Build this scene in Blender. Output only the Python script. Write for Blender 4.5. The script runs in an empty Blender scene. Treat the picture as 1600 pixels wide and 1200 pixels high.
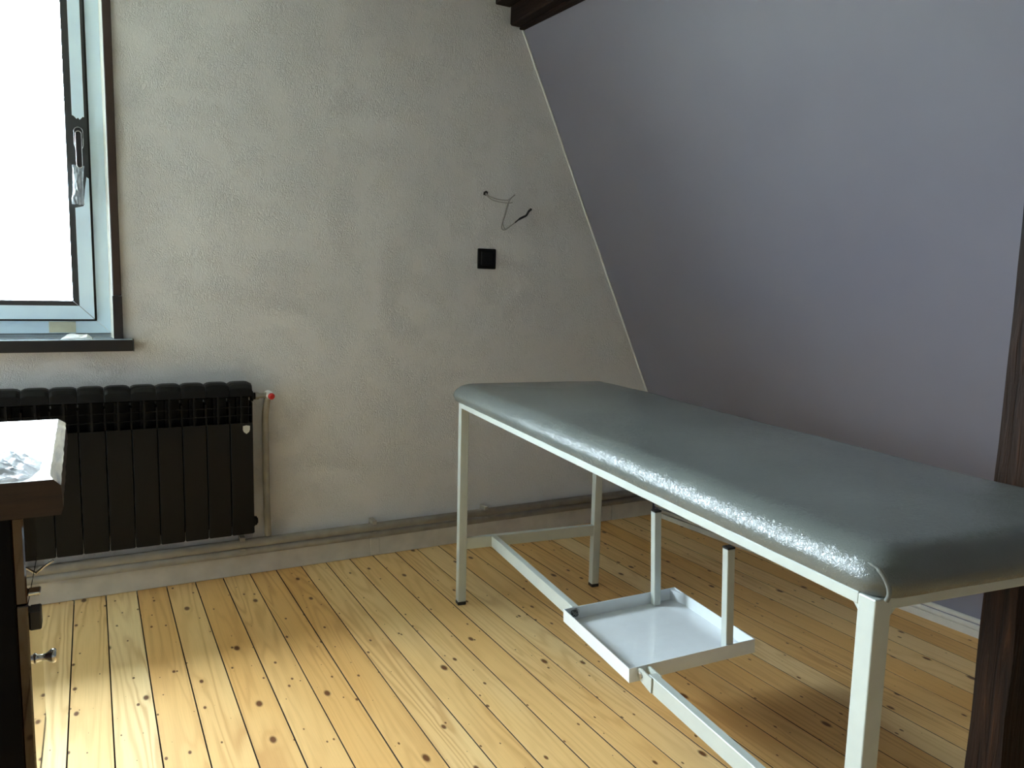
import bpy, bmesh, math, random
from mathutils import Vector, Matrix, noise

random.seed(7)
scene = bpy.context.scene
COL = scene.collection

# ------------------------------------------------------------------ camera
CAM = dict(f=1204.37, yaw=0.501214, pitch=0.12364, roll=0.024615, pos=(0.75156, -3.00137, 1.12))
def camera_axes():
    cy, sy = math.cos(CAM['yaw']), math.sin(CAM['yaw'])
    cp, sp = math.cos(CAM['pitch']), math.sin(CAM['pitch'])
    f = Vector((sy*cp, cy*cp, -sp)); r = Vector((cy, -sy, 0)); u = r.cross(f)
    cr, sr = math.cos(CAM['roll']), math.sin(CAM['roll'])
    return cr*r + sr*u, -sr*r + cr*u, f
r2, u2, fw = camera_axes()
cam_data = bpy.data.cameras.new('camera')
cam_data.sensor_width = 36.0
cam_data.lens = CAM['f']/1600*36.0
cam_data.clip_start = 0.01
cam = bpy.data.objects.new('camera', cam_data)
m = Matrix((r2, u2, -fw)).transposed().to_4x4()
m.translation = Vector(CAM['pos'])
cam.matrix_world = m
COL.objects.link(cam)
scene.camera = cam

# ------------------------------------------------------------------ sky, daylight, exposure
SKY_STRENGTH = 66.0            # zenith; an overcast sky is a third as bright at the horizon
world = bpy.data.worlds.new('overcast_sky')
scene.world = world
world.use_nodes = True
bg = world.node_tree.nodes['Background']
bg.inputs['Color'].default_value = (0.75, 0.89, 1.0, 1)
_wn, _wl = world.node_tree.nodes, world.node_tree.links
_tc = _wn.new('ShaderNodeTexCoord'); _sp = _wn.new('ShaderNodeSeparateXYZ'); _wl.new(_tc.outputs['Generated'], _sp.inputs[0])
_mx = _wn.new('ShaderNodeMath'); _mx.operation = 'MAXIMUM'; _mx.inputs[1].default_value = 0.0; _wl.new(_sp.outputs['Z'], _mx.inputs[0])
_ma = _wn.new('ShaderNodeMath'); _ma.operation = 'MULTIPLY_ADD'; _ma.inputs[1].default_value = SKY_STRENGTH*2/3; _ma.inputs[2].default_value = SKY_STRENGTH/3
_wl.new(_mx.outputs[0], _ma.inputs[0]); _wl.new(_ma.outputs[0], bg.inputs['Strength'])
vs = scene.view_settings
vs.view_transform = 'Standard'; vs.look = 'None'; vs.gamma = 1.0; vs.use_curve_mapping = False
vs.exposure = 1.0
scene.cycles.use_denoising = True
scene.cycles.max_bounces = 12
scene.cycles.diffuse_bounces = 8
scene.cycles.transparent_max_bounces = 12

# window opening in the gable wall
WX0, WX1, WZ0, WZ1 = -0.62, 0.82, 0.912, 2.30
def portal(name, loc, rot, sx, sy):
    l = bpy.data.lights.new(name, 'AREA'); l.shape = 'RECTANGLE'; l.size = sx; l.size_y = sy
    l.cycles.is_portal = True
    o = bpy.data.objects.new(name, l); o.location = loc; o.rotation_euler = rot
    COL.objects.link(o)
portal('window_daylight_portal', ((WX0+WX1)/2, 0.16, (WZ0+WZ1)/2), (-math.pi/2, 0, 0), WX1-WX0, WZ1-WZ0)

# ------------------------------------------------------------------ materials
def nmat(name):
    mt = bpy.data.materials.new(name); mt.use_nodes = True
    nt = mt.node_tree
    return mt, nt, nt.nodes['Principled BSDF']
def N(nt, t, **kw):
    n = nt.nodes.new(t)
    for k, v in kw.items():
        if k.startswith('i_'):
            n.inputs[int(k[2:]) if k[2:].isdigit() else k[2:]].default_value = v
        else:
            setattr(n, k, v)
    return n
def L(nt, a, b): nt.links.new(a, b)
def math_node(nt, op, a, b=None, clamp=False):
    n = nt.nodes.new('ShaderNodeMath'); n.operation = op; n.use_clamp = clamp
    for i, s in enumerate((a, b)):
        if s is None: continue
        if isinstance(s, (int, float)): n.inputs[i].default_value = s
        else: nt.links.new(s, n.inputs[i])
    return n.outputs[0]
def mix_col(nt, fac, a, b):
    n = nt.nodes.new('ShaderNodeMix'); n.data_type = 'RGBA'
    for i, s in ((0, fac), (6, a), (7, b)):
        if isinstance(s, (int, float)): n.inputs[i].default_value = s
        elif isinstance(s, tuple): n.inputs[i].default_value = (*s[:3], 1)
        else: nt.links.new(s, n.inputs[i])
    return n.outputs[2]
def coords(nt, scale, kind='Object', offset=None):
    tc = nt.nodes.new('ShaderNodeTexCoord'); mp = nt.nodes.new('ShaderNodeMapping')
    mp.inputs['Scale'].default_value = scale
    src = tc.outputs[kind]
    if offset is not None:
        v = nt.nodes.new('ShaderNodeVectorMath'); v.operation = 'ADD'
        nt.links.new(src, v.inputs[0]); nt.links.new(offset, v.inputs[1]); src = v.outputs[0]
    nt.links.new(src, mp.inputs['Vector'])
    return mp.outputs['Vector']
def tex_noise(nt, vec, scale, detail=3, rough=.5, dist=0):
    n = N(nt, 'ShaderNodeTexNoise'); n.inputs['Scale'].default_value = scale; n.inputs['Detail'].default_value = detail
    n.inputs['Roughness'].default_value = rough; n.inputs['Distortion'].default_value = dist
    L(nt, vec, n.inputs['Vector']); return n.outputs['Fac']
def ramp(nt, fac, stops):
    r = N(nt, 'ShaderNodeValToRGB'); e = r.color_ramp.elements
    while len(e) < len(stops): e.new(.5)
    for el, (p, c) in zip(e, stops):
        el.position = p; el.color = (*c[:3], 1) if isinstance(c, tuple) else (c, c, c, 1)
    L(nt, fac, r.inputs['Fac']); return r.outputs['Color']
def bump(nt, bsdf, h, strength, dist):
    b = N(nt, 'ShaderNodeBump'); b.inputs['Strength'].default_value = strength; b.inputs['Distance'].default_value = dist
    L(nt, h, b.inputs['Height']); L(nt, b.outputs['Normal'], bsdf.inputs['Normal'])
def plain(name, col, rough=.5, metal=0, var=.06, nscale=30, coat=0, bmp=0, bscale=200, spec=None):
    mt, nt, b = nmat(name)
    v = coords(nt, (1, 1, 1))
    n = tex_noise(nt, v, nscale, 3)
    c = ramp(nt, n, [(.3, tuple(x*(1-var) for x in col)), (.7, tuple(min(1, x*(1+var)) for x in col))])
    L(nt, c, b.inputs['Base Color'])
    b.inputs['Roughness'].default_value = rough; b.inputs['Metallic'].default_value = metal
    b.inputs['Coat Weight'].default_value = coat
    if spec is not None: b.inputs['Specular IOR Level'].default_value = spec
    if bmp: bump(nt, b, tex_noise(nt, v, bscale, 3), bmp, .002)
    return mt

def mat_wallpaper():
    mt, nt, b = nmat('embossed_wallpaper')
    v = coords(nt, (1, 1, 1))
    n1 = tex_noise(nt, v, 2.0, 2)
    c = ramp(nt, n1, [(.3, (.72, .71, .71)), (.7, (.76, .75, .75))])
    L(nt, c, b.inputs['Base Color']); b.inputs['Roughness'].default_value = .62
    b.inputs['Specular IOR Level'].default_value = .3
    v2 = coords(nt, (1.0, 1.0, .55))
    a = tex_noise(nt, v2, 84, 2, .5, 2.2)
    a = math_node(nt, 'ABSOLUTE', math_node(nt, 'SUBTRACT', a, .5))
    a = math_node(nt, 'MULTIPLY', a, 7, clamp=True)
    k = tex_noise(nt, v, 9, 2)
    h = math_node(nt, 'MULTIPLY', math_node(nt, 'SUBTRACT', 1.0, a), ramp(nt, k, [(.38, .15), (.62, 1.0)]))
    bump(nt, b, h, .85, .0026)
    return mt
def mat_lilac():
    mt, nt, b = nmat('lilac_plaster')
    v = coords(nt, (1, 1, 1))
    c = ramp(nt, tex_noise(nt, v, 2.2, 3), [(.3, (.195, .187, .232)), (.7, (.213, .205, .25))])
    L(nt, c, b.inputs['Base Color']); b.inputs['Roughness'].default_value = .6
    b.inputs['Specular IOR Level'].default_value = .3
    bump(nt, b, tex_noise(nt, v, 55, 4, .6, .6), .12, .002)
    return mt
def mat_pine():
    mt, nt, b = nmat('pine_boards')
    oi = N(nt, 'ShaderNodeObjectInfo')
    off = N(nt, 'ShaderNodeCombineXYZ')
    L(nt, math_node(nt, 'MULTIPLY', oi.outputs['Random'], 37.0), off.inputs[0])
    L(nt, math_node(nt, 'MULTIPLY', oi.outputs['Random'], 91.0), off.inputs[1])
    v = coords(nt, (1, 1, 1), offset=off.outputs[0])
    vg = coords(nt, (9, .55, 9), offset=off.outputs[0])
    # knots
    vk = coords(nt, (11.0, 5.6, 0.0), offset=off.outputs[0])
    vor = N(nt, 'ShaderNodeTexVoronoi'); vor.voronoi_dimensions = '2D'; vor.inputs['Scale'].default_value = 1.0
    L(nt, vk, vor.inputs['Vector'])
    sep = N(nt, 'ShaderNodeSeparateColor'); L(nt, vor.outputs['Color'], sep.inputs[0])
    size = math_node(nt, 'MULTIPLY', math_node(nt, 'POWER', sep.outputs[0], 2.2), .115)
    ratio = math_node(nt, 'DIVIDE', vor.outputs['Distance'], math_node(nt, 'ADD', size, .004))
    knot = ramp(nt, ratio, [(.55, 1.0), (1.0, 0.0)])
    # halo bends the grain round each knot
    halo = math_node(nt, 'MULTIPLY', math_node(nt, 'SUBTRACT', 1.0, math_node(nt, 'MULTIPLY', vor.outputs['Distance'], 3.2, clamp=True), clamp=True), sep.outputs[0])
    g = tex_noise(nt, vg, 1.0, 2, .45, .35)
    g = math_node(nt, 'ADD', g, math_node(nt, 'MULTIPLY', halo, .028))
    rings = math_node(nt, 'SINE', math_node(nt, 'MULTIPLY', g, 95.0))
    rings = math_node(nt, 'MULTIPLY', math_node(nt, 'ADD', rings, 1.0), .5)
    rings = math_node(nt, 'POWER', rings, 2.2)
    amt = ramp(nt, tex_noise(nt, coords(nt, (5, .8, 5), offset=off.outputs[0]), 1.0, 2), [(.35, .12), (.7, .75)])
    rings = math_node(nt, 'MULTIPLY', rings, amt)
    fine = tex_noise(nt, coords(nt, (420, 6, 420), offset=off.outputs[0]), 1.0, 2)
    tone = tex_noise(nt, coords(nt, (3, .9, 3), offset=off.outputs[0]), 1.0, 2)
    tone = math_node(nt, 'ADD', math_node(nt, 'MULTIPLY', tone, .6), math_node(nt, 'MULTIPLY', oi.outputs['Random'], .45))
    base = ramp(nt, tone, [(.25, (.88, .645, .33)), (.5, (.82, .53, .22)), (.8, (.74, .41, .13))])
    c = mix_col(nt, math_node(nt, 'MULTIPLY', rings, .75), base, (.48, .215, .055))
    c = mix_col(nt, math_node(nt, 'MULTIPLY', ramp(nt, fine, [(.45, 0.0), (.75, 1.0)]), .16), c, (.38, .20, .07))
    ring_k = ramp(nt, ratio, [(.9, 0.0), (1.05, .55), (1.5, .2), (2.3, 0.0)])
    c = mix_col(nt, math_node(nt, 'MULTIPLY', ring_k, .6), c, (.36, .17, .05))
    c = mix_col(nt, math_node(nt, 'MULTIPLY', knot, .93), c, (.11, .032, .008))
    # pin knots and nail holes
    vp = N(nt, 'ShaderNodeTexVoronoi'); vp.voronoi_dimensions = '2D'; vp.inputs['Scale'].default_value = 1.0
    L(nt, coords(nt, (17.0, 9.0, 0.0), offset=off.outputs[0]), vp.inputs['Vector'])
    sp = N(nt, 'ShaderNodeSeparateColor'); L(nt, vp.outputs['Color'], sp.inputs[0])
    pr = math_node(nt, 'DIVIDE', vp.outputs['Distance'], math_node(nt, 'ADD', math_node(nt, 'MULTIPLY', math_node(nt, 'POWER', sp.outputs[1], 3.0), .085), .002))
    c = mix_col(nt, math_node(nt, 'MULTIPLY', ramp(nt, pr, [(.6, 1.0), (1.0, 0.0)]), .9), c, (.10, .03, .008))
    L(nt, c, b.inputs['Base Color'])
    b.inputs['Roughness'].default_value = .48; b.inputs['Specular IOR Level'].default_value = .22
    bump(nt, b, math_node(nt, 'ADD', fine, rings), .12, .0006)
    return mt
def mat_timber(name, dark, light, axis, amount=.5, rough=.6):
    mt, nt, b = nmat(name)
    sc = [60, 60, 60]; sc[axis] = 4.0
    v = coords(nt, tuple(sc))
    g = tex_noise(nt, v, 1.0, 5, .6, .5)
    c = ramp(nt, g, [(.32, dark), (.62, tuple((a*(1-amount)+c*amount) for a, c in zip(dark, light))), (.82, light)])
    L(nt, c, b.inputs['Base Color']); b.inputs['Roughness'].default_value = rough; b.inputs['Specular IOR Level'].default_value = .12
    bump(nt, b, g, .9, .008)
    return mt
def mat_vinyl():
    mt, nt, b = nmat('grey_green_leatherette')
    v = coords(nt, (1, 1, 1))
    c = ramp(nt, tex_noise(nt, v, 4, 4), [(.3, (.12, .135, .125)), (.7, (.145, .16, .148))])
    L(nt, c, b.inputs['Base Color']); b.inputs['Roughness'].default_value = .22
    b.inputs['Specular IOR Level'].default_value = .75
    cr = tex_noise(nt, coords(nt, (1, 1, 1)), 105, 3, .55, 2.4)
    cr = math_node(nt, 'ABSOLUTE', math_node(nt, 'SUBTRACT', cr, .5))
    h = math_node(nt, 'ADD', math_node(nt, 'MULTIPLY', cr, 2.0), math_node(nt, 'MULTIPLY', tex_noise(nt, v, 24, 3), .6))
    bump(nt, b, h, .34, .0030)
    return mt
def mat_slab(name, a, c_, axis=1):
    mt, nt, b = nmat(name)
    sc = [70, 70, 70]; sc[axis] = 5
    g = tex_noise(nt, coords(nt, tuple(sc)), 1.0, 3, .5, .8)
    c = ramp(nt, g, [(.3, a), (.7, c_)])
    L(nt, c, b.inputs['Base Color']); b.inputs['Roughness'].default_value = .55
    bump(nt, b, g, .3, .002)
    return mt
def mat_plastic_bag(name):
    mt, nt, b = nmat(name)
    out = nt.nodes['Material Output']
    b.inputs['Base Color'].default_value = (.36, .40, .44, 1); b.inputs['Roughness'].default_value = .18
    v = coords(nt, (1, 1, 1))
    bump(nt, b, tex_noise(nt, v, 60, 3, .5, 1.5), .5, .004)
    tr = N(nt, 'ShaderNodeBsdfTransparent'); mx = N(nt, 'ShaderNodeMixShader')
    mx.inputs[0].default_value = .55
    L(nt, tr.outputs[0], mx.inputs[1]); L(nt, b.outputs[0], mx.inputs[2]); L(nt, mx.outputs[0], out.inputs['Surface'])
    return mt
def mat_glass():
    mt, nt, b = nmat('window_glass')
    out = nt.nodes['Material Output']
    tr = N(nt, 'ShaderNodeBsdfTransparent'); tr.inputs[0].default_value = (.97, .98, .98, 1)
    gl = N(nt, 'ShaderNodeBsdfGlossy'); gl.inputs['Roughness'].default_value = .02
    lw = N(nt, 'ShaderNodeLayerWeight'); lw.inputs['Blend'].default_value = .5
    fr = math_node(nt, 'ADD', math_node(nt, 'MULTIPLY', math_node(nt, 'POWER', lw.outputs['Facing'], 4.0), .9), .04, clamp=True)
    mx = N(nt, 'ShaderNodeMixShader')
    L(nt, fr, mx.inputs[0]); L(nt, tr.outputs[0], mx.inputs[1]); L(nt, gl.outputs[0], mx.inputs[2])
    L(nt, mx.outputs[0], out.inputs['Surface'])
    return mt

M = {
 'wallpaper': mat_wallpaper(), 'lilac': mat_lilac(), 'pine': mat_pine(),
 'plaster': plain('darkened_plaster', (.22, .21, .20), .7), 'ceiling': plain('darkened_ceiling_paint', (.34, .33, .32), .7),  # tones of unseen rear wall and ceiling darkened to cut bounced light
 'white_wall': plain('white_wall_paint', (.80, .80, .79), .6), 'subfloor': plain('dark_subfloor', (.05, .03, .015), .9),
 'skirting': plain('painted_skirting', (.60, .575, .52), .6, var=.10, nscale=14),
 'pipe': plain('painted_pipe', (.36, .335, .285), .75, var=.12, nscale=20),
 'caulk': plain('white_caulk', (.72, .71, .68), .6),
 'timber': mat_timber('charred_post_timber', (.010, .008, .007), (.085, .036, .016), 2, .3),
 'beam': mat_timber('stained_beam_timber', (.013, .009, .008), (.05, .026, .018), 1, .4),
 'casing': plain('brown_casing', (.035, .018, .012), .5, var=.2, nscale=12),
 'casing_dark': plain('dark_casing', (.018, .013, .012), .5, var=.2),
 'sill_edge': plain('black_sill', (.012, .010, .010), .35),
 'sill_top': plain('sill_laminate', (.36, .42, .47), .25),
 'frame': plain('anthracite_frame', (.035, .036, .037), .4),
 'gasket': plain('black_gasket', (.006, .006, .006), .7),
 'film': plain('pale_blue_film', (.69, .85, 1.0), .28, var=.05, nscale=8, bmp=.25, bscale=30),
 'reveal': plain('white_reveal', (.82, .81, .74), .5),
 'tape': plain('masking_tape', (.62, .60, .46), .6), 'glass': mat_glass(),
 'handle': plain('handle_metal', (.045, .045, .047), .3, metal=.6),
 'chrome': plain('chrome', (.75, .75, .76), .18, metal=1.0),
 'radiator': plain('black_radiator_enamel', (.004, .004, .004), .45, spec=.22), 'badge': plain('badge_silver', (.62, .62, .58), .35, metal=.3),
 'red': plain('red_cap', (.60, .02, .02), .4), 'white_plastic': plain('white_plastic', (.75, .75, .78), .4),
 'brass': plain('nickel_fitting', (.50, .48, .44), .3, metal=1.0),
 'black_plastic': plain('black_plastic', (.008, .008, .008), .45), 'black_gloss': plain('black_switch_plastic', (.005, .005, .005), .5, spec=.2),
 'wire': plain('pale_wire', (.30, .29, .27), .5), 'hole': plain('dark_hole', (.01, .01, .01), .9),
 'steel': plain('white_painted_steel', (.51, .545, .505), .32, var=.03, coat=.2),
 'tray': plain('white_enamel_tray', (.76, .80, .83), .16, var=.02, coat=.4),
 'vinyl': mat_vinyl(), 'piping': plain('vinyl_piping', (.17, .18, .165), .3),
 'slab_top': mat_slab('raw_plank_top', (.045, .036, .020), (.30, .26, .175)), 'slab_side': mat_slab('stained_plank_edge', (.018, .0075, .002), (.036, .016, .005), 0),
 'slab_rim': mat_slab('rough_bark_edge', (.04, .022, .009), (.34, .27, .15)),
 'cab_body': plain('black_cabinet_side', (.003, .003, .004), .6, spec=.1), 'cab_front': plain('glossy_brown_veneer', (.030, .010, .006), .05, coat=1.0, nscale=12, var=.25),
 'bag': mat_plastic_bag('clear_plastic_bag'), 'paper': plain('white_paper', (.82, .82, .80), .7, bmp=.4, bscale=60),
 'ground': plain('outdoor_ground', (.22, .23, .16), .9, var=.3, nscale=1),
}

# ------------------------------------------------------------------ mesh helpers
def new_obj(name, bm, mat, parent=None, smooth=False, loc=None, rot=None):
    me = bpy.data.meshes.new(name)
    bmesh.ops.recalc_face_normals(bm, faces=bm.faces[:])
    bm.to_mesh(me); bm.free()
    for mm in (mat if isinstance(mat, (list, tuple)) else [mat]): me.materials.append(mm)
    if smooth:
        for p in me.polygons: p.use_smooth = True
    o = bpy.data.objects.new(name, me); COL.objects.link(o)
    if parent: o.parent = parent
    if loc: o.location = loc
    if rot: o.rotation_euler = rot
    return o
def empty(name, loc=(0, 0, 0), rz=0):
    o = bpy.data.objects.new(name, None); o.location = loc; o.rotation_euler = (0, 0, rz)
    o.empty_display_size = .1; COL.objects.link(o); return o
def tag(o, label, cat, group=None):
    o['label'] = label; o['category'] = cat
    if group: o['group'] = group
    return o
def struct(o, label=None):
    o['kind'] = 'structure'
    if label: o['label'] = label
    return o
def bx(bm, x0, x1, y0, y1, z0, z1, bev=0, seg=1, mi=0):
    r = bmesh.ops.create_cube(bm, size=1.0)
    vs_ = r['verts']
    for v in vs_:
        v.co = Vector(((x0+x1)/2 + v.co.x*(x1-x0), (y0+y1)/2 + v.co.y*(y1-y0), (z0+z1)/2 + v.co.z*(z1-z0)))
    fs = list({f for v in vs_ for f in v.link_faces})
    for f in fs: f.material_index = mi
    if bev:
        es = list({e for v in vs_ for e in v.link_edges})
        bmesh.ops.bevel(bm, geom=es, offset=bev, segments=seg, affect='EDGES', profile=.5)
    return bm
def box(name, d, mat, parent=None, bev=0, seg=1, smooth=False):
    bm = bmesh.new(); bx(bm, *d, bev=bev, seg=seg); return new_obj(name, bm, mat, parent, smooth)
def tube(bm, pts, rad, n=10, caps=True):
    pts = [Vector(p) for p in pts]
    rads = rad if isinstance(rad, (list, tuple)) else [rad]*len(pts)
    rings = []; up = None
    for i, p in enumerate(pts):
        t = (pts[min(i+1, len(pts)-1)] - pts[max(i-1, 0)]).normalized()
        if up is None: up = Vector((0, 0, 1)) if abs(t.z) < .9 else Vector((1, 0, 0))
        a = t.cross(up).normalized(); up = a.cross(t).normalized()
        rings.append([bm.verts.new(p + rads[i]*(math.cos(2*math.pi*k/n)*a + math.sin(2*math.pi*k/n)*up)) for k in range(n)])
    for r0, r1 in zip(rings, rings[1:]):
        for k in range(n): bm.faces.new((r0[k], r0[(k+1) % n], r1[(k+1) % n], r1[k]))
    if caps:
        bm.faces.new(rings[0][::-1]); bm.faces.new(rings[-1])
    return bm
def spline(pts, n=8):
    pts = [Vector(p) for p in pts]; out = []
    for i in range(len(pts)-1):
        p0, p1, p2, p3 = pts[max(i-1, 0)], pts[i], pts[i+1], pts[min(i+2, len(pts)-1)]
        for k in range(n):
            t = k/n
            out.append(.5*((2*p1) + (p2-p0)*t + (2*p0-5*p1+4*p2-p3)*t*t + (3*p1-p0-3*p2+p3)*t**3))
    out.append(pts[-1]); return out
def prism(bm, poly, axis, a0, a1, mi=0):
    """extrude 2-D polygon along axis (0: poly=(y,z), 1: poly=(x,z), 2: poly=(x,y))"""
    def P(q, a):
        return {0: (a, q[0], q[1]), 1: (q[0], a, q[1]), 2: (q[0], q[1], a)}[axis]
    v0 = [bm.verts.new(P(q, a0)) for q in poly]; v1 = [bm.verts.new(P(q, a1)) for q in poly]
    n = len(poly); fs = [bm.faces.new(v0), bm.faces.new(v1[::-1])]
    for k in range(n): fs.append(bm.faces.new((v0[k], v0[(k+1) % n], v1[(k+1) % n], v1[k])))
    for f in fs: f.material_index = mi
    return bm
def lathe(bm, prof, origin, axis, n=16):
    """prof: list of (r, t) along axis from origin"""
    ax = Vector(axis).normalized(); a = ax.orthogonal().normalized(); b = ax.cross(a); o = Vector(origin)
    rings = [[bm.verts.new(o + ax*t + r*(math.cos(2*math.pi*k/n)*a + math.sin(2*math.pi*k/n)*b)) for k in range(n)] for r, t in prof]
    for r0, r1 in zip(rings, rings[1:]):
        for k in range(n): bm.faces.new((r0[k], r0[(k+1) % n], r1[(k+1) % n], r1[k]))
    bm.faces.new(rings[0][::-1]); bm.faces.new(rings[-1]); return bm

# ------------------------------------------------------------------ the room shell
ROOM_X0, ROOM_Y0, CEIL = -.72, -4.8, 2.42
KX, KT = 3.222, 0.062                        # foot of the knee wall at the gable, and its splay along -y
def knee_x(y): return KX - KT*y
KNEE_Z = 0.50
SL = 0.4776                                  # lean of the roof slope
def slope_x(y, z): return knee_x(y) - SL*(z-KNEE_Z)

floor = struct(box('floor', (ROOM_X0, 3.7, ROOM_Y0, .05, -.10, -.024), M['subfloor']), 'floor of narrow varnished pine boards')
PITCH, X_FIRST = 0.0985, 0.664
k0 = math.floor((ROOM_X0 - X_FIRST)/PITCH); k1 = math.ceil((3.62 - X_FIRST)/PITCH)
bm = bmesh.new()
w = PITCH - .0034
prism(bm, [(-w/2, -.022), (w/2, -.022), (w/2, -.0004), (w/2-.0004, 0), (-w/2+.0004, 0), (-w/2, -.0004)], 1, ROOM_Y0, 0.0)
for f in bm.faces:
    f.normal_update()
    if abs(f.normal.z) < .5: f.material_index = 1
first = new_obj('floor_board', bm, [M['pine'], M['subfloor']], floor)
for k in range(k0, k1):
    o = first if k == k0 else first.copy()
    if k != k0: COL.objects.link(o); o.parent = floor
    o.location = (X_FIRST + (k+.5)*PITCH, 0, random.uniform(-.0006, 0))

# gable wall with window opening: outline polygon along the slope
bm = bmesh.new()
T = .22
def gable_piece(poly):
    prism(bm, poly, 1, 0.0, T)
gable_piece([(ROOM_X0, -.1), (WX0, -.1), (WX0, CEIL), (ROOM_X0, CEIL)])
gable_piece([(WX0, -.1), (WX1, -.1), (WX1, WZ0), (WX0, WZ0)])
gable_piece([(WX0, WZ1), (WX1, WZ1), (WX1, CEIL), (WX0, CEIL)])
gable_piece([(WX1, -.1), (KX+.2, -.1), (KX+.2, KNEE_Z), (slope_x(0, CEIL)+.2, CEIL), (WX1, CEIL)])
wall_gable = struct(new_obj('wall_gable', bm, M['wallpaper']), 'gable wall with pale embossed wallpaper')

def sheet(name, pts, nrm, mat, th=.12):
    """thick slab from 4 corner points, pushed outwards along nrm"""
    bm = bmesh.new(); a = [bm.verts.new(p) for p in pts]; nv = Vector(nrm)*th
    b = [bm.verts.new(Vector(p)+nv) for p in pts]
    bm.faces.new(a); bm.faces.new(b[::-1])
    for k in range(4): bm.faces.new((a[k], b[k], b[(k+1) % 4], a[(k+1) % 4]))
    return new_obj(name, bm, mat)
Y1 = ROOM_Y0
zt = CEIL+.02
struct(sheet('wall_slope', [(slope_x(0, KNEE_Z), 0, KNEE_Z), (slope_x(Y1, KNEE_Z), Y1, KNEE_Z), (slope_x(Y1, zt), Y1, zt), (slope_x(0, zt), 0, zt)], (1, 0, 0), M['lilac']), 'steep lilac sloping attic wall')
struct(sheet('wall_knee', [(knee_x(0), 0, -.1), (knee_x(Y1), Y1, -.1), (knee_x(Y1), Y1, KNEE_Z), (knee_x(0), 0, KNEE_Z)], (1, 0, 0), M['lilac']), 'low lilac knee wall under the slope')
struct(box('wall_left_bounce', (ROOM_X0-.12, ROOM_X0, ROOM_Y0, 0, -.1, CEIL), M['white_wall']), 'assumed white wall left of the window, placed to bounce daylight')  # unseen wall, set close and white to bounce daylight onto the gable
struct(box('wall_rear', (ROOM_X0-.12, 3.9, ROOM_Y0-.12, ROOM_Y0, -.1, CEIL+.1), M['plaster']))
struct(box('ceiling', (ROOM_X0-.12, 2.95, ROOM_Y0-.12, T, CEIL, CEIL+.12), M['ceiling']))
# caulk bead in the corner between gable and slope
bm = bmesh.new()
tube(bm, [(slope_x(0, z)-.003+.004*noise.noise(Vector((z*9, 0, 0)))*.4, -.003, z) for z in [KNEE_Z+i*(2.21-KNEE_Z)/40 for i in range(41)]], .0042, 6)
struct(new_obj('trim_1', bm, M['caulk'], smooth=True), 'thin white caulk line between gable and slope')

# skirting boards
sk = struct(box('baseboard_gable', (ROOM_X0, 2.962, -.016, 0, 0, .080), M['skirting'], bev=.003, seg=2), 'pale painted skirting board under the pipes')
box('skirting_patch', (1.735, 1.775, -.0185, -.014, .004, .076), M['skirting'], sk, bev=.002)
box('skirting_end', (2.964, 3.215, -.019, 0, 0, .080), M['skirting'], sk, bev=.002)
bm = bmesh.new()
prism(bm, [(knee_x(0), 0), (knee_x(Y1), Y1), (knee_x(Y1)-.016, Y1), (knee_x(0)-.016, 0)], 2, 0, .024)
struct(new_obj('baseboard_knee', bm, M['skirting']), 'low white skirting strip along the knee wall')

# roof timbers
bm = bmesh.new()
bx(bm, 2.345, 2.52, ROOM_Y0, 0, 2.212, CEIL, bev=.006)
for v in bm.verts:
    v.co.x += .006*noise.noise(Vector((v.co.y*1.5, v.co.z*3, 0)))
pur = new_obj('roof_purlin', bm, M['beam'])
tag(pur, 'dark stained roof beam running along the top of the slope', 'beam')
bm = bmesh.new(); bx(bm, 2.272, 2.343, ROOM_Y0, 0, 2.284, CEIL, bev=.004)
new_obj('side_board', bm, M['beam'], pur)
bm = bmesh.new(); bx(bm, 2.388, 2.5, ROOM_Y0, -.001, 2.204, 2.2130, bev=.002)
new_obj('lower_batten', bm, M['beam'], pur)

PX, PY0, PY1 = 2.425, -2.163, -2.092
bm = bmesh.new()
nz = 46
prof = [(PX, PY1), (PX, (PY0+PY1)/2), (PX, PY0), (PX+.06, PY0), (PX+.105, PY0), (PX+.105, PY1), (PX+.06, PY1)]
rings = []
for i in range(nz+1):
    z = 2.19*i/nz
    rings.append([bm.verts.new((x+.0035*noise.noise(Vector((x*40, y*40, z*5))), y+.004*noise.noise(Vector((x*40+9, y*40, z*6))), z)) for x, y in prof])
for a, b in zip(rings, rings[1:]):
    for k in range(len(prof)): bm.faces.new((a[k], a[(k+1) % len(prof)], b[(k+1) % len(prof)], b[k]))
bm.faces.new(rings[0]); bm.faces.new(rings[-1])
post = new_obj('timber_post', bm, M['timber'])
tag(post, 'rough dark timber post standing behind the near end of the couch', 'post')

# outdoors
struct(box('shade_overhang', (-3.2, 3.6, T, .90, 2.46, 2.60), M['beam']), 'unseen overhang added outside to shade the floor by the gable')  # unseen eave, added to cut steep sky light on the floor
struct(box('ground', (-90, 60, -60, 120, -4.2, -4.0), M['ground']), 'ground outside below the window')

# ------------------------------------------------------------------ window
win = struct(empty('window_1', (WX0, 0, WZ0)), 'blown-out window with dark frame under pale blue film')
def W(name, d, mat, bev=0, parent=win):
    x0, x1, y0, y1, z0, z1 = d
    bm = bmesh.new(); bx(bm, x0-WX0, x1-WX0, y0, y1, z0-WZ0, z1-WZ0, bev=bev)
    return new_obj(name, bm, mat, parent)
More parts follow.
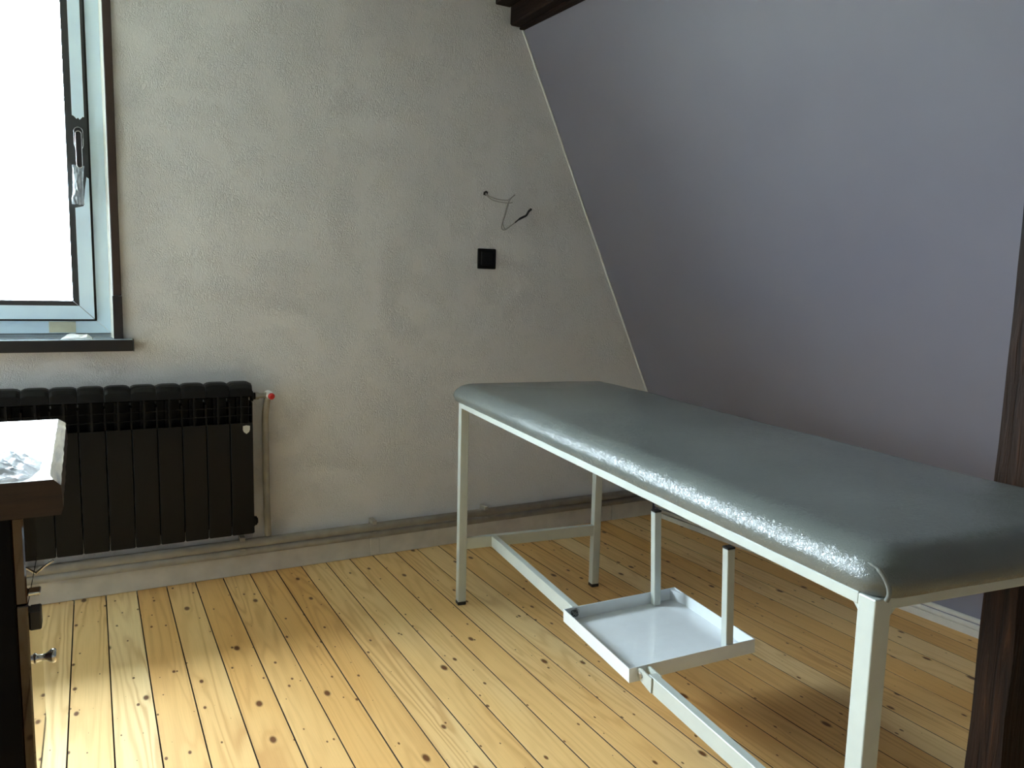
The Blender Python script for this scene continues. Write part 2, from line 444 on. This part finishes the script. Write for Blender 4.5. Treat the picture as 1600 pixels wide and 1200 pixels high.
# frame at y .07-.14 : right jamb .772-.816, bottom .928-.972 ; sash .702-.768 / .973-1.04
FX1, FZ0 = .816, .926
JX, BZ = .770, .971
SXI, SZI = .700, 1.040
TOPZ = WZ1
def mitre_piece(name, x_out, x_in, z_out, z_in, y0, y1, mat, side, parent=win):
    """one limb of the bottom-right corner; 'right' jamb or 'bottom' rail, mitred"""
    bm = bmesh.new(); xl = WX0
    g = .0011
    if side == 'right':
        poly = [(x_out, z_out+g), (x_out, TOPZ), (x_in, TOPZ), (x_in, z_in+g)]
    else:
        poly = [(xl, z_out), (x_out-g, z_out), (x_in-g, z_in), (xl, z_in)]
    prism(bm, [(a-WX0, b-WZ0) for a, b in poly], 1, y0, y1)
    return new_obj(name, bm, mat, parent)
mitre_piece('frame_jamb', FX1, JX, FZ0, BZ, .080, .150, M['frame'], 'right')
mitre_piece('frame_rail', FX1, JX, FZ0, BZ, .080, .150, M['frame'], 'bottom')
mitre_piece('sash_stile', .7655, SXI, .9755, SZI, .062, .140, M['frame'], 'right')
mitre_piece('sash_rail', .7655, SXI, .9755, SZI, .062, .140, M['frame'], 'bottom')
W('gasket', (.7640, .7718, .0805, .138, .972, TOPZ), M['gasket']); W('gasket', (WX0, .768, .0805, .138, .9690, .9770), M['gasket'])
W('frame_foot', (WX0, .8145, .084, .148, .9131, .9248), M['sill_top']); W('gasket', (WX0, .8145, .0815, .148, .9248, .9262), M['gasket'])
# protective film strips
mitre_piece('protective_film', .8145, .7715, .9275, .9695, .0785, .0799, M['film'], 'right')
mitre_piece('protective_film', .8145, .7715, .9275, .9695, .0785, .0799, M['film'], 'bottom')
mitre_piece('protective_film', .7640, .7190, .9770, 1.0230, .0605, .0619, M['film'], 'bottom')
def film_strip(z0, z1, torn_top, torn_bot, x0=.7195, x1=.7640):
    bm = bmesh.new(); n = 9; top = []; bot = []
    for i in range(n):
        t = i/(n-1); x = x0+(x1-x0)*t
        bot.append((x, z0 + (random.uniform(-.004, .004) + .010*abs(2*t-1)**2 if torn_bot else 0)))
        top.append((x, z1 + (random.uniform(-.004, .004) - .010*abs(2*t-1)**2 if torn_top else 0)))
    prism(bm, [(a-WX0, b-WZ0) for a, b in bot + top[::-1]], 1, .0605, .0619)
    new_obj('protective_film', bm, M['film'], win)
film_strip(1.650, TOPZ, False, True, .7215, .7575)
bm = bmesh.new()
prism(bm, [(a-WX0, b-WZ0) for a, b in [(.7195, 1.0235), (.7640, .979), (.7640, 1.455), (.757, 1.46), (.751, 1.42), (.745, 1.362), (.7195, 1.355)]], 1, .0605, .0619)
new_obj('protective_film', bm, M['film'], win)
W('tape_strip', (.625, .705, .0765, .0784, .930, .968), M['tape'])
W('pane', (WX0, SXI+.004, .100, .106, SZI-.004, TOPZ), M['glass'])
W('mullion', (WX0-.0, WX0+.05, .07, .15, FZ0, TOPZ), M['frame']); W('frame_head', (WX0, FX1, .07, .15, TOPZ-.05, TOPZ), M['frame'])
# plastered reveal, slightly splayed, on the right
bm = bmesh.new()
prism(bm, [(a-WX0, b) for a, b in [(.822, -.002), (.822, .150), (.8135, .150), (.8135, .074)]], 2, .913-WZ0, TOPZ-WZ0)
new_obj('reveal', bm, M['reveal'], win)
# brown casing board and lower dark block, sill
W('casing', (.8215, .8475, -.014, -.0005, 1.062, TOPZ+.05), M['casing'], .0015)
W('casing_block', (.8195, .8490, -.017, -.0005, .912, 1.060), M['casing_dark'], .001)
sill = struct(box('window_sill', (WX0-.06, .8765, -.052, .080, .8725, .9115), M['sill_edge'], bev=.003, seg=2), 'dark window sill board above the radiator')
box('sill_laminate', (WX0-.06, .8745, -.0505, .079, .9115, .9130), M['sill_top'], sill)
box('sill_end_cap', (.8766, .8795, -.0535, .0, .8715, .9140), M['black_plastic'], sill, bev=.001)
# handle
bm = bmesh.new()
def stadium(w, h, n=8):
    r = w/2; pts = []
    for k in range(n+1): a = math.pi*k/n; pts.append((r*math.cos(a), h/2-r+r*math.sin(a)))
    for k in range(n+1): a = math.pi+math.pi*k/n; pts.append((r*math.cos(a), -h/2+r+r*math.sin(a)))
    return pts
HX, HZ = .7385, 1.585
prism(bm, [(HX-WX0+a, HZ-WZ0+b) for a, b in stadium(.027, .072)], 1, .049, .0618)
hp = new_obj('handle_plate', bm, M['handle'], win)
bm = bmesh.new(); lathe(bm, [(.0095, 0), (.0095, .030), (.008, .032)], (HX-WX0, .050, HZ+.010-WZ0), (0, -1, 0), 14); 
x = HX-WX0; z = HZ-WZ0
prism(bm, [(x+a, z-.042+b) for a, b in stadium(.0165, .118)], 1, .012, .027)
bmesh.ops.bevel(bm, geom=[e for e in bm.edges if e.is_boundary is False and len(e.link_faces) == 2 and e.calc_face_angle(0) > 1.2], offset=.0016, segments=2, affect='EDGES')
new_obj('handle_lever', bm, M['handle'], win)
# rim highlights of lever and plate, drawn as thin chrome loops
bm = bmesh.new(); lp = [(x+a*1.04, .0115, z-.042+b*1.005) for a, b in stadium(.0165, .118)]
tube(bm, lp+[lp[0]], .0009, 6, caps=False); new_obj('handle_highlight', bm, M['chrome'], win, smooth=True)
bm = bmesh.new(); lp = [(x+a*.98, .0485, z+b*.99) for a, b in stadium(.027, .072)]
tube(bm, lp+[lp[0]], .0007, 6, caps=False); new_obj('handle_highlight', bm, M['chrome'], win, smooth=True)
# crumpled plastic sleeve still hanging on the handle
bm = bmesh.new(); nx, nz = 18, 30; grid = []
for s in (0, 1):
    g = []
    for j in range(nz+1):
        t = j/nz; row = []
        for i in range(nx+1):
            u = i/nx; wd = .037 - .006*math.sin(t*math.pi)
            px = .7245 - .004*t + (u-.5)*wd + .0035*noise.noise(Vector((u*3, t*4, 3)))
            pz = 1.492 - t*.128 + .004*noise.noise(Vector((u*4, 5, t)))
            bulge = math.sin(u*math.pi)**.6*(.006+.010*math.sin(t*math.pi))*(1 if s else -1)
            py = .026 - bulge + .009*noise.noise(Vector((u*6, t*13, s*7)))*math.sin(u*math.pi)
            row.append(bm.verts.new((px-.0+.009, py-.0, pz)))
        g.append(row)
    for j in range(nz):
        for i in range(nx): bm.faces.new((g[j][i], g[j][i+1], g[j+1][i+1], g[j+1][i]))
bagw = new_obj('plastic_sleeve', bm, M['bag'], smooth=True)
tag(bagw, 'crumpled clear plastic sleeve hanging on the window handle', 'plastic bag')
# white crumpled paper on the sill
bm = bmesh.new(); nx, ny = 26, 14; g = []
for j in range(ny+1):
    row = []
    for i in range(nx+1):
        u, v = i/nx, j/ny
        edge = min(u, 1-u, v, 1-v)
        h = .016*min(1, edge*5)**.6*(.75+.7*noise.noise(Vector((u*4, v*3, 1)))) 
        row.append(bm.verts.new((.664+u*.092+.006*noise.noise(Vector((v*4, u*2, 9))), -.030+v*.05+.004*noise.noise(Vector((u*5, 2, 4))), .9132+max(0, h))))
    g.append(row)
for j in range(ny):
    for i in range(nx): bm.faces.new((g[j][i], g[j][i+1], g[j+1][i+1], g[j+1][i]))
cen = bm.verts.new((.70, 0, .9131))
be = [e for e in bm.edges if len(e.link_faces) == 1]
for e in be: bm.faces.new((e.verts[0], e.verts[1], cen))
pp = new_obj('crumpled_paper', bm, M['paper'], smooth=True)
tag(pp, 'small white crumpled paper lying on the window sill', 'paper')

# ------------------------------------------------------------------ heating pipes and radiator
def pipe_run(name, z, rad, x1, label):
    bm = bmesh.new(); tube(bm, [(ROOM_X0+.01, -.030, z), (x1, -.030, z)], rad, 16)
    o = new_obj(name, bm, M['pipe'], smooth=True)
    tag(o, label, 'pipe', 'heating pipes'); return o
p_low = pipe_run('heating_pipe', .0965, .0143, 3.19, 'lower painted heating pipe running along the gable skirting')
p_up = pipe_run('heating_pipe', .1292, .0172, 3.19, 'upper painted heating pipe running along the gable wall below the radiator')
# riser with welded corner, part of the upper pipe
bm = bmesh.new()
tube(bm, spline([(1.322, -.056, .690), (1.318, -.050, .655), (1.316, -.038, .60), (1.317, -.034, .40), (1.319, -.032, .25), (1.322, -.030, .150)], 6), .0125, 14)
tag(new_obj('heating_pipe', bm, M['pipe'], smooth=True), 'vertical painted pipe rising from the skirting pipes to the radiator valve', 'pipe', 'heating pipes')
for xx in (1.225, 1.742, 2.255):
    bm = bmesh.new(); prism(bm, [(-.001, .1085), (-.050, .1085), (-.050, .1145), (-.008, .1145), (-.008, .1445), (-.052, .1445), (-.052, .160), (-.001, .160)], 0, xx-.009, xx+.009)
    new_obj('pipe_clip', bm, M['pipe'], p_up)
def knee_pipe(z, rad, label):
    bm = bmesh.new(); tube(bm, [(knee_x(-.05)-.016, -.05, z), (knee_x(Y1)-.016, Y1, z)], rad, 14)
    tag(new_obj('heating_pipe', bm, M['skirting'], smooth=True), label, 'pipe', 'heating pipes')
knee_pipe(.0365, .0085, 'lower pale pipe running along the foot of the knee wall')
knee_pipe(.0580, .0085, 'upper pale pipe running along the foot of the knee wall')

RX1, RF, RB = 1.261, -.100, -.022
RZ0, RZ1 = .186, .755
rad = empty('radiator', (RX1, -.06, RZ0))
tag(rad, 'black sectional radiator mounted on the wall under the window', 'radiator')
def radiator_section():
    bm = bmesh.new(); hw = .0394; y_f = RF+.06; y_b = RB+.06
    zz = lambda z: z-RZ0
    # flat front panel with slightly rounded vertical edges and a short lip at its foot
    prism(bm, [(-hw, y_f+.010), (-hw+.0004, y_f+.0015), (-hw+.002, y_f), (hw-.002, y_f), (hw-.0004, y_f+.0015), (hw, y_f+.010)], 2, zz(.190), zz(.607))
    bx(bm, -hw+.003, hw-.003, y_f+.006, y_f+.013, zz(RZ0), zz(.20))
    # water channel and rear fin
    bx(bm, -.012, .012, y_f+.034, y_b-.004, zz(.205), zz(.735))
    bx(bm, -hw+.002, hw-.002, y_b-.006, y_b, zz(.20), zz(.70))
    # crowned cap
    poly = []
    for t in range(9):
        a = t/8; xx = -hw + 2*hw*a
        poly.append((xx, zz(.748) + .007*(1-abs(2*a-1)**5)))
    front_bot = zz(.700)
    vf = [bm.verts.new((x_, y_f+.012, z_-.006)) for x_, z_ in poly]; vt = [bm.verts.new((x_, y_f+.026, z_)) for x_, z_ in poly]
    vr = [bm.verts.new((x_, y_b-.012, z_)) for x_, z_ in poly]; vrb = [bm.verts.new((x_, y_b, z_-.03)) for x_, z_ in poly]
    vm = [bm.verts.new((x_, y_f+.003, z_-.020)) for x_, z_ in poly]
    vl = [bm.verts.new((x_, y_f, front_bot+.006)) for x_, _ in poly]; vi = [bm.verts.new((x_, y_f+.012, front_bot)) for x_, _ in poly]
    vib = [bm.verts.new((x_, y_b, front_bot)) for x_, _ in poly]
    seq = [vi, vl, vm, vf, vt, vr, vrb, vib]
    for a, b in zip(seq, seq[1:]+seq[:1]):
        for k in range(8): bm.faces.new((a[k], a[k+1], b[k+1], b[k]))
    bm.faces.new([s[0] for s in seq]); bm.faces.new([s[-1] for s in seq][::-1])
    # convector grille: centre fin, side webs, two thin louvres
    bx(bm, -.0035, .0035, y_f+.002, y_f+.03, zz(.600), zz(.706))
    bx(bm, -hw, -hw+.0022, y_f+.004, y_b-.01, zz(.600), zz(.682)); bx(bm, hw-.0022, hw, y_f+.004, y_b-.01, zz(.600), zz(.682))
    for z_ in (.634, .664): bx(bm, -hw, hw, y_f+.004, y_f+.018, zz(z_), zz(z_+.0025))
    return bm
sec = None
for i in range(14):
    xx = -.040-.08*i
    if sec is None:
        sec = new_obj('section', radiator_section(), M['radiator'], rad); o = sec
    else:
        o = sec.copy(); COL.objects.link(o); o.parent = rad
    o.location = (xx, 0, 0)
bm = bmesh.new(); lathe(bm, [(.020, 0), (.020, .008), (.013, .010), (.013, .020)], (-.001, 0, .700-RZ0), (1, 0, 0), 12)
new_obj('top_bush', bm, M['radiator'], rad)
bm = bmesh.new(); lathe(bm, [(.021, 0), (.021, .006), (.017, .007), (.017, .014), (.011, .015), (.011, .018)], (-.001, -.005, .225-RZ0), (1, 0, 0), 12)
new_obj('bottom_plug', bm, M['radiator'], rad)
bm = bmesh.new()
sh = [(-.012, .014), (0, .0165), (.012, .014), (.012, 0), (.009, -.008), (0, -.015), (-.009, -.008), (-.012, 0)]
prism(bm, [(-.024+a, .582-RZ0+b) for a, b in sh], 1, RF+.06-.003, RF+.06+.001)
new_obj('shield_badge', bm, M['badge'], rad)
bm = bmesh.new(); lathe(bm, [(.010, .015), (.014, .016), (.014, .028), (.009, .029), (.009, .050), (.013, .051), (.013, .062)], (.0, 0, .700-RZ0), (1, 0, 0), 10)
val = new_obj('valve', bm, M['brass'], rad)
bm = bmesh.new(); lathe(bm, [(.013, 0), (.015, .004), (.015, .030), (.012, .034)], (.062, .016, .705-RZ0), (.25, -1, -.18), 14)
new_obj('valve_head', bm, M['white_plastic'], val, smooth=False)
bm = bmesh.new(); d_ = Vector((.25, -1, -.18)).normalized()
lathe(bm, [(.0118, .034), (.0118, .042), (.009, .045)], (.062, .016, .705-RZ0), d_, 14)
new_obj('red_cap', bm, M['red'], val)

# ------------------------------------------------------------------ switch and loose wires on the gable
bm = bmesh.new(); bx(bm, 2.211, 2.298, -.009, 0, 1.199, 1.285, bev=.004, seg=2)
sw = new_obj('light_switch', bm, M['black_gloss'])
tag(sw, 'square black light switch on the pale gable wall', 'switch')
box('rocker', (2.225, 2.284, -.0125, -.008, 1.213, 1.271), M['black_gloss'], sw, bev=.002)
cb = empty('loose_cable', (2.245, 0, 1.518)); O = Vector(cb.location)
tag(cb, 'loose thin wires with a black taped end sticking out of the wall', 'cable')
def wire(name, pts, r, mat, n=6):
    bm = bmesh.new(); tube(bm, [p-O for p in spline(pts, 7)], r, n); return new_obj(name, bm, mat, cb, smooth=True)
bm = bmesh.new()
prism(bm, [(-.011, -.008), (.002, -.011), (.010, -.003), (.012, .005), (.002, .010), (-.009, .004)], 1, -.0016, -.0002)
new_obj('wall_hole', bm, M['hole'], cb)
wire('wire', [(2.245, -.002, 1.518), (2.262, -.010, 1.503), (2.296, -.022, 1.494), (2.336, -.028, 1.493), (2.352, -.028, 1.502), (2.372, -.028, 1.518)], .0022, M['wire'])
wire('wire', [(2.243, -.002, 1.514), (2.268, -.012, 1.492), (2.300, -.018, 1.484), (2.345, -.018, 1.482), (2.366, -.018, 1.486)], .0018, M['wire'])
wire('wire', [(2.355, -.030, 1.505), (2.336, -.034, 1.480), (2.320, -.034, 1.425), (2.311, -.030, 1.385), (2.312, -.030, 1.370), (2.325, -.030, 1.367), (2.345, -.032, 1.380), (2.375, -.034, 1.402)], .0024, M['wire'])
wire('wire', [(2.345, -.026, 1.488), (2.330, -.030, 1.440), (2.316, -.030, 1.400), (2.322, -.028, 1.378), (2.334, -.028, 1.372), (2.360, -.030, 1.390), (2.378, -.032, 1.404)], .0020, M['wire'])
wire('taped_end', [(2.372, -.034, 1.400), (2.392, -.036, 1.416), (2.410, -.038, 1.426), (2.425, -.038, 1.434), (2.436, -.040, 1.452), (2.448, -.040, 1.462)], [.0030]*7+[.0048]*21+[.0052]*8, M['black_plastic'], 8)

# ------------------------------------------------------------------ treatment couch
C_X, C_Y, C_YAW = 1.6465, -2.3803, .11877
CL, CW, CH, CS = 1.7927, .5610, .7228, .0293
couch = empty('treatment_couch', (C_X, C_Y, 0), -C_YAW)
tag(couch, 'grey-green padded treatment couch on a white steel frame', 'couch')
RT, RBZ = .7235, .7065
for (lx, ly) in ((0, 0), (CW-CS, 0), (0, CL-CS), (CW-CS, CL-CS)):
    lg = box('leg', (lx, lx+CS, ly, ly+CS, .012, RT-.0005), M['steel'], couch, bev=.002, seg=2)
    box('foot_cap', (lx-.0005, lx+CS+.0005, ly-.0005, ly+CS+.0005, 0, .013), M['black_plastic'], lg, bev=.002)
    bm = bmesh.new()
for vx in (0, CW-CS):
    box('side_rail', (vx+.0004, vx+CS-.0004, CS-.0006, CL-CS+.0006, RBZ, RT), M['steel'], couch, bev=.0015)
for uy in (0, CL-CS):
    box('end_rail', (CS-.0006, CW-CS+.0006, uy+.0004, uy+CS-.0004, RBZ, RT), M['steel'], couch, bev=.0015)
    box('cross_bar', (CS-.0004, CW-CS+.0004, uy+.002, uy+.022, .203, .243), M['steel'], couch, bev=.0015)
# small weld fillets at the near leg
bm = bmesh.new()
prism(bm, [(CS, RBZ), (CS+.012, RBZ), (CS, RBZ-.012)], 1, .003, CS-.003)
prism(bm, [(CS, RBZ), (CS+.010, RBZ), (CS, RBZ-.010)], 0, .003, CS-.003)
new_obj('weld_fillet', bm, M['steel'], couch)
# stretcher bars either side of the step tray
SV0, SV1, TRU0, TRU1 = .122, .143, .759, 1.117
box('stretcher', (SV0, SV1, TRU1+.001, CL-CS+.0025, .203, .243), M['steel'], couch, bev=.0015)
st = box('stretcher', (SV0, SV1, .020, TRU0-.042, .203, .243), M['steel'], couch, bev=.0015)
# fork bracket with bolt
bm = bmesh.new()
br = [(TRU0-.060, .206), (TRU0-.012, .214)] + [(TRU0-.012+.014*math.cos(a), .228+.014*math.sin(a)) for a in [-math.pi/2+math.pi*k/8 for k in range(1, 8)]] + [(TRU0-.012, .243), (TRU0-.060, .242)]
prism(bm, br, 0, SV0-.004, SV0-.0005)
prism(bm, br, 0, SV1+.0005, SV1+.004)
brk = new_obj('fork_bracket', bm, M['steel'], couch)
bm = bmesh.new(); lathe(bm, [(.0085, 0), (.0085, .003), (.005, .0045)], (SV0-.004, TRU0-.014, .228), (-1, 0, 0), 12)
new_obj('bolt', bm, M['brass'], brk)
# step tray (swung up: its two posts point upwards), tilted about its left edge
tw, tl, th = .363, TRU1-TRU0, .036
tray = empty('step_tray'); tray.parent = couch
tray.location = (.095, TRU0, .240); tray.rotation_euler = (0, -.0495, 0)
box('tray_floor', (0, tw, 0, tl, -th, -th+.002), M['tray'], tray)
box('tray_wall', (0, .0022, 0, tl, -th+.002, 0), M['tray'], tray); box('tray_wall', (tw-.0022, tw, 0, tl, -th+.002, 0), M['tray'], tray)
box('tray_wall', (.0022, tw-.0022, 0, .0022, -th+.002, 0), M['tray'], tray); box('tray_wall', (.0022, tw-.0022, tl-.0022, tl, -th+.002, 0), M['tray'], tray)
PW = .022; pv = .278
for uy in (.0035, tl-PW-.0035):
    box('tray_post', (pv, pv+PW, uy, uy+PW, -th+.002, .245), M['steel'], tray, bev=.0015)
    box('post_cap', (pv-.0004, pv+PW+.0004, uy-.0004, uy+PW+.0004, .245, .250), M['black_plastic'], tray, bev=.001)
bm = bmesh.new()
v_ = [(tw-.004, tl-.062), (tw-.004, tl-.004), (tw-.055, tl-.004)]
prism(bm, [(tw-.0025, tl-.050), (tw-.0025, tl-.0025), (tw-.018, tl-.0025)], 2, -th+.003, -.003)
new_obj('corner_gusset', bm, M['tray'], tray)
bm = bmesh.new(); pts = []
for k in range(60):
    a = k*.42; r = .007+.003*math.sin(k*.9)
    pts.append((.030+r*math.cos(a), tl-.010-.004*math.sin(k*.31), -.014+1.3*r*math.sin(a)))
tube(bm, pts, .0008, 5); new_obj('wire_tie', bm, M['black_plastic'], tray, smooth=True)
bm = bmesh.new(); lathe(bm, [(.009, 0), (.009, .004), (.005, .006)], (.038, tl-.0022, -.012), (0, -1, 0), 10)
new_obj('bolt', bm, M['brass'], tray)

# padded top
def cushion():
    v0, v1, u0, u1 = -.008, .602, -.014, 1.868
    cx, cy = (v0+v1)/2, (u0+u1)/2; a, b = (v1-v0)/2, (u1-u0)/2
    zb, zt_ = .7235, .792
    prof_ = [(.009, zb), (.0065, zb+.002), (.003, zb+.010), (0, zb+.020)]
    for k in range(1, 11):
        t = k/10*math.pi/2
        prof_.append((.062*(1-math.cos(t)), zb+.020 + (zt_-.006-zb-.020)*math.sin(t)))
    for d in (.075, .095, .12, .16, .21, .26, .30): prof_.append((d, zt_-.006+.006*min(1, (d-.062)/.2)))
    bm = bmesh.new(); rings = []
    NX, NY, NC = 14, 44, 7
    for d, z in prof_:
        r = max(.045-d*.6, .006); ax, by = a-d, b-d
        r = min(r, ax*.8)
        ring = []
        def arc(cx_, cy_, a0):
            for k in range(NC+1):
                t = a0+math.pi/2*k/NC
                ring.append((cx_+r*math.cos(t), cy_+r*math.sin(t)))
        def line(p, q, n):
            for k in range(1, n): ring.append((p[0]+(q[0]-p[0])*k/n, p[1]+(q[1]-p[1])*k/n))
        arc(ax-r, by-r, 0); line((ax-r, by), (-ax+r, by), NX)
        arc(-ax+r, by-r, math.pi/2); line((-ax, by-r), (-ax, -by+r), NY)
        arc(-ax+r, -by+r, math.pi); line((-ax+r, -by), (ax-r, -by), NX)
        arc(ax-r, -by+r, 1.5*math.pi); line((ax, -by+r), (ax, by-r), NY)
        vs2 = []
        for x_, y_ in ring:
            wgt = min(1, max(0, (z-zb)/.04))*min(1, max(0, (.27-d)/.12))
            dz = wgt*(.0022*noise.noise(Vector((x_*7, y_*7, 1.7))) + .0035*noise.noise(Vector((x_*2.5, y_*2.0, 4))))
            dn = .0015*noise.noise(Vector((x_*16, y_*16, z*14)))
            vs2.append(bm.verts.new((cx+x_+dn, cy+y_+dn, z+dz)))
        rings.append(vs2)
    n = len(rings[0])
    for r0, r1 in zip(rings, rings[1:]):
        for k in range(n): bm.faces.new((r0[k], r0[(k+1) % n], r1[(k+1) % n], r1[k]))
    bm.faces.new(rings[-1]); bm.faces.new(rings[0][::-1])
    return bm
cu = new_obj('cushion', cushion(), M['vinyl'], couch, smooth=True)
# folded pleat on the near front corner
pl = spline([(-.002, .016, .770), (.001, .003, .7665), (.004, -.006, .758), (.007, -.0115, .746), (.008, -.0130, .735), (.007, -.0105, .7255)], 5)
bm = bmesh.new(); tube(bm, pl, [.0010]*2+[.0022]*4+[.0034]*(len(pl)-6), 8)
new_obj('corner_pleat', bm, M['piping'], cu, smooth=True)

# ------------------------------------------------------------------ cabinet with plank top at the left
CFX, CY0, CY1 = .638, -1.497, -1.205
cab = empty('cabinet', (.40, -1.35, 0))
tag(cab, 'dark cabinet with a glossy brown front at the left edge', 'cabinet')
def CB(name, d, mat, bev=0, parent=cab):
    bm = bmesh.new(); bx(bm, d[0]-.40, d[1]-.40, d[2]+1.35, d[3]+1.35, d[4], d[5], bev=bev); return new_obj(name, bm, mat, parent)
CB('body', (.16, CFX-.018, CY0, CY1, 0, .7165), M['cab_body'], .002)
d1 = CB('door', (CFX-.018, CFX, CY0+.0015, CY1-.0015, .560, .714), M['cab_front'], .0025)
CB('drawer_pull', (CFX, CFX+.019, CY0+.004, CY0+.034, .5725, .5785), M['chrome'], .0015)
CB('lock_block', (CFX, CFX+.018, CY0+.010, CY0+.045, .508, .543), M['black_plastic'], .002)
d2 = CB('door', (CFX-.018, CFX, CY0+.0015, CY1-.0015, .030, .558), M['cab_front'], .0025)
bm = bmesh.new(); tube(bm, [(.238-.002, .075, .538), (.252, .073, .552), (.268, .070, .563)], [.0022, .002, .003], 8)
new_obj('latch_lever', bm, M['chrome'], d1, smooth=True)
bm = bmesh.new(); lathe(bm, [(.0105, 0), (.0075, .004), (.0055, .012), (.0065, .018), (.0125, .026), (.013, .032), (.010, .0345)], (.238, -.062, .424), (1, 0, 0), 16)
new_obj('knob', bm, M['chrome'], d2, smooth=True)
# thick plank top with a rough right edge
bm = bmesh.new(); ny = 40; zt2 = .780; secs = []
for j in range(ny+1):
    t = j/ny; y = -1.515 + t*.645
    xr = .6795 - .006*t + .0015*noise.noise(Vector((t*14, 0, 2)))
    xo = .6965 - .007*t + .0022*noise.noise(Vector((t*11, 3, 0)))
    zr = zt2-.011+.004*noise.noise(Vector((t*9, 0, 8)))
    if t < .06: xr += .006*(1-t/.06); 
    yy = lambda x_: y + ((.690-x_)*-.42 if j == 0 else 0)*0
    secs.append([bm.verts.new((x_-.40, y, z_-zt2+.063)) for x_, z_ in ((.15, zt2), (xr, zt2), (xo, zr), (xo+.002, zt2-.05), (xo-.002, zt2-.0625), (.15, zt2-.0625))])
for a, b in zip(secs, secs[1:]):
    for k in range(6):
        f = bm.faces.new((a[k], a[(k+1) % 6], b[(k+1) % 6], b[k]))
        f.material_index = {0: 0, 1: 2}.get(k, 1)
for s in (secs[0], secs[-1][::-1]):
    f = bm.faces.new(s); f.material_index = 1
slab = new_obj('plank_top', bm, [M['slab_top'], M['slab_side'], M['slab_rim']], loc=(.40, 0, zt2-.063))
tag(slab, 'thick raw wood plank lying on top of the dark cabinet', 'plank')
# crumpled plastic bag on the plank
bm = bmesh.new(); nx, ny = 34, 40; g = []
for j in range(ny+1):
    row = []
    for i in range(nx+1):
        u, v = i/nx, j/ny
        xx = .38 + u*.283*(1-.10*abs(2*v-1)**2) + .010*noise.noise(Vector((v*5, u*3, 2)))
        yy = -1.535 + v*.24 + (.06*(1-u) if v > .5 else -.02*(1-u)) + .010*noise.noise(Vector((u*5, v*2, 6)))
        edge = min(u*3, 1-u, v, 1-v)
        h = .022*min(1, edge*6)**.7
        cr = abs(noise.noise(Vector((u*9+v*3, v*9, 1)))) + .5*abs(noise.noise(Vector((u*22, v*20+u*8, 5))))
        row.append(bm.verts.new((xx, max(yy, -1.513), zt2+.0008+h*(.25+1.5*cr))))
    g.append(row)
for j in range(ny):
    for i in range(nx): bm.faces.new((g[j][i], g[j][i+1], g[j+1][i+1], g[j+1][i]))
pb = new_obj('plastic_bag', bm, M['bag'], smooth=True)
tag(pb, 'crumpled clear plastic bag lying on the plank top', 'plastic bag')
